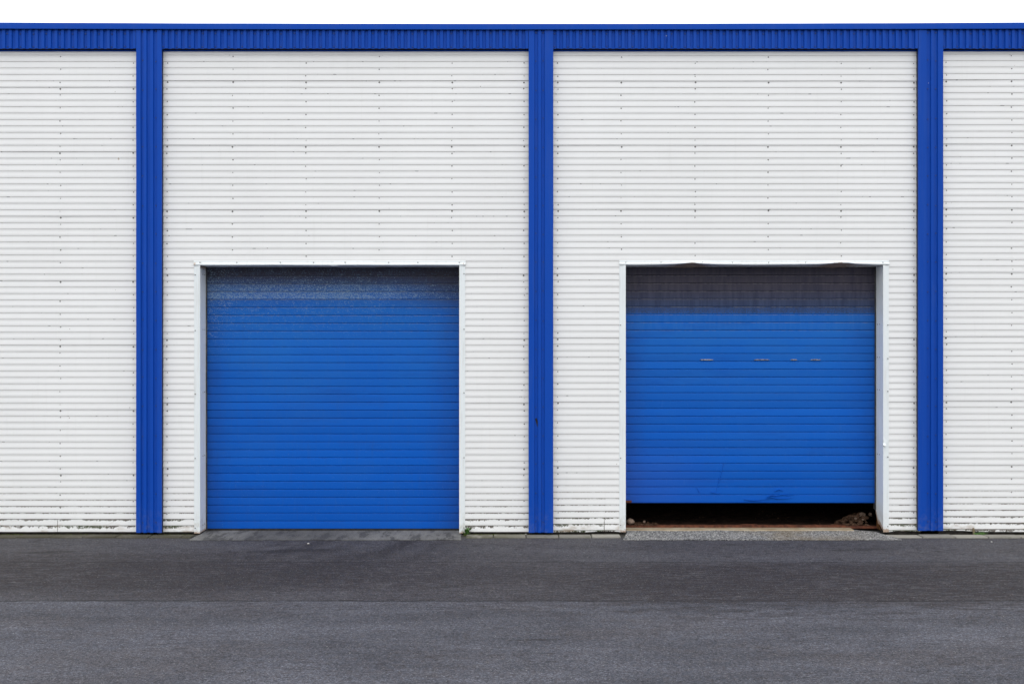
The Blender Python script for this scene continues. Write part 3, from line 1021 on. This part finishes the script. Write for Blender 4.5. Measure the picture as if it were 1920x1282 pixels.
    cross = [(.0, .0045), (.0008, .0012), (.004, .0), (.025, -.0006), (.048, -.0006), (ps - gap - .004, .0), (ps - gap - .0006, .0010), (ps - gap, .006), (ps, .011)]
    nseg = 16
    rows = []
    for i in range(nseg + 1):
        rows.append([(sx0 + (sx1 - sx0) * i / nseg, ydoor + y, z) for z, y in cross] + [(sx0 + (sx1 - sx0) * i / nseg, ydoor + .016, ps), (sx0 + (sx1 - sx0) * i / nseg, ydoor + .016, .002)])
    vs, fs = grid(rows)
    k = len(cross) + 2
    fs += [(i * k, (i + 1) * k, (i + 1) * k + k - 1, i * k + k - 1) for i in range(nseg)]
    fs += [tuple(range(k)), tuple(nseg * k + i for i in reversed(range(k)))]
    sm = mesh("slat", vs, fs)
    ns = d['n'] + 2
    for i in range(ns):
        own = sm
        if right and i < 3:                                  # dented lowest slats
            own = sm.copy()
            for v in own.vertices:
                px = 960 + v.co.x / (D + ydoor) * F
                k1 = math.exp(-((px - 1425) / 38) ** 2)
                k2 = math.exp(-((px - 1510) / 60) ** 2)
                k3 = math.exp(-((px - 1350) / 14) ** 2)
                v.co.y += (.010 * k1 - .007 * k2 - .006 * k3) * (1 - i * .33)
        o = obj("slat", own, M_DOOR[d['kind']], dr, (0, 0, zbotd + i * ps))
        a = R.gauss(0, .012)
        if abs(a) > .02:
            a *= .6
        # pivot about the slat itself
        o.rotation_euler = (a, 0, 0)
        o.location.y = ydoor * (1 - math.cos(a)) + 0.0
        o.location.z -= ydoor * math.sin(a)
    # guides
    for side, xx in ((-1, xL), (1, xR)):
        zz0 = (Z(955, RD) if side > 0 else 0.012) if right else G + .004
        x0, x1 = (xx + .003, xx + .013) if side < 0 else (xx - .013, xx - .003)
        vs, fs = boxes([(x0, x1, RD - .012, RD - .006, zz0, ztopd + .05), (min(xx, x0) if side < 0 else x1, x0 if side < 0 else xx, RD - .0115, RD + .06, zz0, ztopd + .05)])
        gd = obj("guide_rail", mesh("guide_rail", vs, fs), M_GUIDE if not (right and side > 0) else M_GUIDE, dr)
    if not right:
        obj("bottom_seal", mesh("bottom_seal", *boxes([(sx0, sx1, ydoor + .001, ydoor + .03, G + .004, zbotd - .0005)])), M_SEAL_SHADE, dr)
    else:
        me = mesh("bottom_bar", *boxes([(sx0, sx1, ydoor - .004, ydoor + .02, zbotd - .0045, zbotd - .0005)]))
        obj("bottom_bar", me, M_DOOR['grimy'], dr)
        me = mesh("end_bracket", *boxes([(X(1171.5, RD), X(1184, RD), RD - .022, RD - .014, Z(941.5, RD), Z(937.3, RD))]))
        obj("end_bracket", bevel(me, .002), M_RUST, dr)
        # torn joint edges of one slat
        zj = zbotd + 18 * ps
        zj = Z(674.6, ydoor)
        for a, b in ((1312, 1338), (1413, 1443), (1482, 1495), (1519.5, 1539)):
            top, bot, face = [], [], []
            m = 12
            for i in range(m + 1):
                px = a + (b - a) * i / m
                t = math.sin(math.pi * min(1, max(0, i / m))) ** .4
                top.append((X(px, ydoor - .006), ydoor - .003, zj + .0055 * t + .0012 * R.random()))
                face.append((X(px, ydoor - .006), ydoor - .011 - .002 * R.random(), zj + .001 - .0015 * R.random()))
                bot.append((X(px, ydoor - .006), ydoor + .001, zj - .005 * t * R.uniform(.4, 1)))
            obj("torn_edge", mesh("torn_edge", *grid([top, face, bot])), M_CHIP, dr)
        # shallow crease across the lowest slats
        y = ydoor - .0035
        for cr_, up in (([(1357, 868), (1353.5, 880), (1351, 892), (1347.5, 903), (1344, 914), (1342, 924)], False),
                        ([(1331, 922), (1339, 924), (1345, 925), (1352, 924)], True), ([(1306, 914), (1310, 920), (1313, 925)], False),
                        ([(1437, 932.5), (1446, 928.5), (1456, 929.5), (1466, 926.8), (1478, 928.6), (1492, 927)], True),
                        ([(1432, 936.5), (1446, 932.5), (1458, 935), (1474, 934.6), (1489, 932)], True), ([(1452, 921), (1460, 917.5), (1468, 920)], True),
                        ([(1395, 936), (1412, 938.5), (1430, 936.5)], True)):
            rr = []
            for i, (a, b) in enumerate(cr_):
                k = .35 if i in (0, len(cr_) - 1) else 1.0
                h, d_ = .0055 * k, .009 * k
                if up:
                    rr.append([(X(a, y), y + .004, Z(b, y) + h), (X(a, y), y - d_, Z(b, y) + h * .3), (X(a, y), y + .004, Z(b, y) - h)])
                else:
                    rr.append([(X(a, y) - h, y + .004, Z(b, y)), (X(a, y), y - .0035 * k, Z(b, y)), (X(a, y) + h * .7, y + .004, Z(b, y))])
            obj("crease", mesh("crease", *grid(rr)), M_DOOR['grimy'], dr)

# threshold of the raised door: rusty steel angle over a stained concrete lip
x0, x1 = X(1171.5, .2), X(1652, .2)
rows = []
for i in range(121):
    x = x0 + (x1 - x0) * i / 120
    px = 960 + x / (D + .2) * F
    h = Z(984.3, .22) + .004 * nz(x * 7, 1) + .003 * nz(x * 23, 4)
    if 1390 < px < 1420:
        h += .006
    if px > 1590:
        h -= .010
    if px < 1230:
        h -= .006
    rows.append([(x, .205 + .004 * nz(x * 9, 7), .012), (x, .212 + .004 * nz(x * 11, 2), (h + .012) / 2), (x, .215, h), (x, .26, h + .003 * nz(x * 12, 3)), (x, .36, .012)])
th = obj("threshold", mesh("threshold", *grid(rows)), M_RUST, house)
rows = []
for i in range(121):
    x = x0 + (x1 - .3 - x0) * i / 120
    f = .085 + .03 * nz(x * 2.3, 5) + .012 * nz(x * 9, 2)
    rows.append([(x, f, .010), (x, f + .01, .0195 + .003 * nz(x * 11, 1)), (x, .17, .022 + .003 * nz(x * 6, 8)), (x, .208, .020)])
obj("threshold_lip", mesh("threshold_lip", *grid(rows)), M_LIP, house)
# rotten steel behind the chewed jamb
rows = []
xq = X(1657) + .004
for i in range(9):
    z = .012 + (Z(945, .2) - .012) * i / 8
    rows.append([(xq + .006 + .012 * nz(z * 30, q), .04 + q * .034 + .006 * nz(z * 40, q), z) for q in range(6)])
obj("rusted_frame", mesh("rusted_frame", *grid(rows)), M_RUSTO, house)


# ------------------------------------------------------------------ rubble, stones, weeds and litter
def rock_mesh(name, s, seed, sub=2, rough=.35):
    bm = bmesh.new()
    bmesh.ops.create_icosphere(bm, subdivisions=sub, radius=1.0)
    for v in bm.verts:
        n_ = v.co.normalized()
        k = 1 + rough * nz(n_.x * 1.3 + seed, n_.y * 1.3, n_.z * 1.3) + rough * .35 * nz(n_.x * 4 + seed, n_.y * 4, n_.z * 4)
        v.co = Vector((n_.x * s[0] * k, n_.y * s[1] * k, n_.z * s[2] * k))
    me = bpy.data.meshes.new(name)
    bm.to_mesh(me)
    bm.free()
    me.polygons.foreach_set("use_smooth", [sub > 1] * len(me.polygons))
    return me


def stone(px, py, y, s, seed, label):
    o = obj("stone", rock_mesh("stone", s, seed), M_STONE, None, (X(px, y), y, Z(py, y)))
    o.rotation_euler = (0, 0, R.uniform(0, 6))
    tag(o, label, "stone", "stones in the open doorway")
    return o


stone(1182.5, 977, .32, (.044, .036, .029), 3.1, "large rounded brown stone alone in the left corner of the open doorway")
stone(1208, 977.5, .36, (.016, .013, .012), 8.4, "small reddish stone right of the large rounded stone in the doorway")
stone(1617, 964.5, .42, (.034, .03, .024), 5.7, "pale stone on top of the rubble heap beside the rotten jamb")
stone(1604, 971.5, .40, (.015, .014, .013), 9.9, "small grey stone on the left slope of the rubble heap")
stone(1632, 964, .44, (.024, .02, .019), 12.2, "dark stone between the pale stone and the rotten jamb")
stone(1619, 973, .36, (.019, .016, .012), 15.2, "light brown stone lying below the pale stone on the heap")

vs, fs = [], []


def add_rock(x, y, z, s, sub=1):
    me = rock_mesh("tmp", (s * R.uniform(.8, 1.3), s * R.uniform(.8, 1.2), s * R.uniform(.6, .9)), R.uniform(0, 90), sub)
    b = len(vs)
    a = R.uniform(0, 6.28)
    ca, sa = math.cos(a), math.sin(a)
    vs.extend([(x + v.co.x * ca - v.co.y * sa, y + v.co.x * sa + v.co.y * ca, z + v.co.z) for v in me.vertices])
    fs.extend([tuple(b + i for i in p.vertices) for p in me.polygons])
    bpy.data.meshes.remove(me)


def heap(cx, cy, rx, ry, h, n, s0, s1):
    for _ in range(n):
        a, r = R.uniform(0, 6.28), R.random() ** .6
        x, y = cx + rx * r * math.cos(a), cy + ry * r * math.sin(a)
        if x > X(1657) - .02 or y < .255:
            continue
        add_rock(x, y, .012 + h * (1 - r) ** .8 * R.uniform(.6, 1), R.uniform(s0, s1))


heap(X(1626, .45), .46, .30, .20, .135, 420, .008, .026)
heap(X(1590, .38), .36, .22, .10, .02, 120, .004, .011)
heap(X(1195, .40), .40, .22, .14, .022, 120, .006, .018)
heap(X(1200, .3), .29, .16, .05, .03, 110, .004, .012)
for _ in range(70):
    add_rock(R.uniform(X(1180), X(1640)), R.uniform(.37, 1.4), .012, R.uniform(.003, .009))
for _ in range(30):
    add_rock(R.uniform(X(1178), X(1240)), R.uniform(.20, .26), .045 if R.random() < .5 else .026, R.uniform(.004, .009))
me = mesh("rubble", vs, fs)
ru = obj("rubble", me, M_RUB)
tag(ru, "brown rubble and crumbs spilling inside the raised roller door", "rubble", kind="stuff")


# moss and soil along the foot of the cladding
vs, fs = [], []


def tuft(x, y, z, s):
    b = len(vs)
    n_ = 5
    vs.append((x, y, z + s * R.uniform(.5, .9)))
    for i in range(n_):
        a = 6.283 * i / n_ + R.uniform(-.3, .3)
        vs.append((x + s * R.uniform(.7, 1.4) * math.cos(a), y + s * R.uniform(.6, 1.1) * math.sin(a), z - .002))
    fs.extend([(b, b + 1 + i, b + 1 + (i + 1) % n_) for i in range(n_)])


for _ in range(1500):
    x = R.uniform(X(-200), X(360))
    k = .5 + .5 * nz(x * 1.6, 2.0) + .35 * nz(x * 6, 1.0)
    if R.random() < k:
        tuft(x, R.uniform(-.07, .006), -.008, R.uniform(.004, .011))
for _ in range(420):
    x = R.uniform(X(870), X(990))
    if R.random() < lerp_table([(X(870), 1), (X(930), .8), (X(940), .2), (X(990), .1)], x):
        tuft(x, R.uniform(-.06, .0), -.006, R.uniform(.004, .012))
for _ in range(260):
    tuft(R.uniform(X(1040), X(1160)), R.uniform(-.045, -.02), -.010, R.uniform(.003, .006))
for _ in range(300):
    tuft(R.uniform(X(1670), X(1930)), R.uniform(-.045, .0), -.010, R.uniform(.003, .007))
mo = obj("moss", mesh("moss", vs, fs), M_MOSS)
tag(mo, "green brown moss along the foot of the white cladding", "moss", kind="stuff")


def leaf_mesh(name, L, W):
    rows = []
    for i in range(7):
        t = i / 6
        wd = W * (math.sin(math.pi * (t * .85 + .12)) ** .8) * (1 if i % 2 else .72)
        z = L * (.55 * t - .35 * t * t)
        rows.append([(-wd, L * t, z + wd * .25), (0, L * t, z), (wd, L * t, z + wd * .25)])
    return mesh(name, *grid(rows), smooth=True)


weed = empty("weed")
tag(weed, "small leafy green weed at the foot of the closed door's frame", "weed")
weed.location = (X(876, -.02), -.03, -.006)
lm = leaf_mesh("leaf", .034, .010)
for i in range(30):
    o = obj("leaf", lm, M_LEAF, weed)
    a = R.uniform(0, 6.28)
    hgt = (i % 4) * .013
    o.location = (R.uniform(-.026, .026), R.uniform(-.016, .012), R.uniform(0, .008) + hgt)
    o.rotation_euler = (R.uniform(-.1, .9), R.uniform(-.3, .3), a)
    s = R.uniform(.85, 1.4)
    o.scale = (s, s, s)
rows = []
for q in range(3):
    sx, tx = R.uniform(-.01, .01), R.uniform(-.025, .02)
    rows.append((sx, tx))
vs, fs = boxes([(a - .0015, a + .0015, -.0015, .0015, 0, .05 - .008 * i) for i, (a, b) in enumerate(rows)])
obj("stem", mesh("stem", vs, fs), M_LEAF, weed)

# grass blades beside the peg
vs, fs = [], []
for _ in range(46):
    x, y = X(1838, -.03) + R.gauss(0, .028), -.035 + R.uniform(-.012, .012)
    h, lean = R.uniform(.015, .034), R.uniform(-.05, .04)
    b = len(vs)
    vs += [(x - .0022, y, -.008), (x + .0022, y, -.008), (x + lean * .5 + .0014, y - .003, -.006 + h * .7), (x + lean, y - .008, -.006 + h)]
    fs += [(b, b + 1, b + 2), (b, b + 2, b + 3)]
gt = obj("grass", mesh("grass", vs, fs), M_LEAF)
tag(gt, "tuft of green grass beside the wooden peg", "grass", kind="stuff")
me = mesh("wooden_peg", *boxes([(-.009, .009, -.007, .007, -.01, .064)]))
bevel(me, .003)
pg = obj("wooden_peg", me, M_WOOD, None, (X(1826, -.02), -.022, -.004))
pg.rotation_euler = (.05, -.16, .3)
tag(pg, "short weathered wooden peg leaning against the white cladding", "peg")

for px, py, s, lab in ((1773, 999.5, .011, "white pebble on the kerb beside the right blue column"), (1859, 1016, .008, "white pebble on the asphalt below the wooden peg"),
                       (578, 1019.2, .010, "white pebble on the asphalt before the closed door"), (986, 1004, .007, "tiny white pebble on the kerb left of the middle column"),
                       (57, 1001, .011, "pale chip lying on the moss below the left cladding")):
    y = GY(py)
    o = obj("pebble", rock_mesh("pebble", (s * 1.2, s, s * .6), px * .1, 1), M_PEB, None, (X(px, y), y, G + .004 if y < -.17 else .004))
    tag(o, lab, "pebble", "pale pebbles along the building")
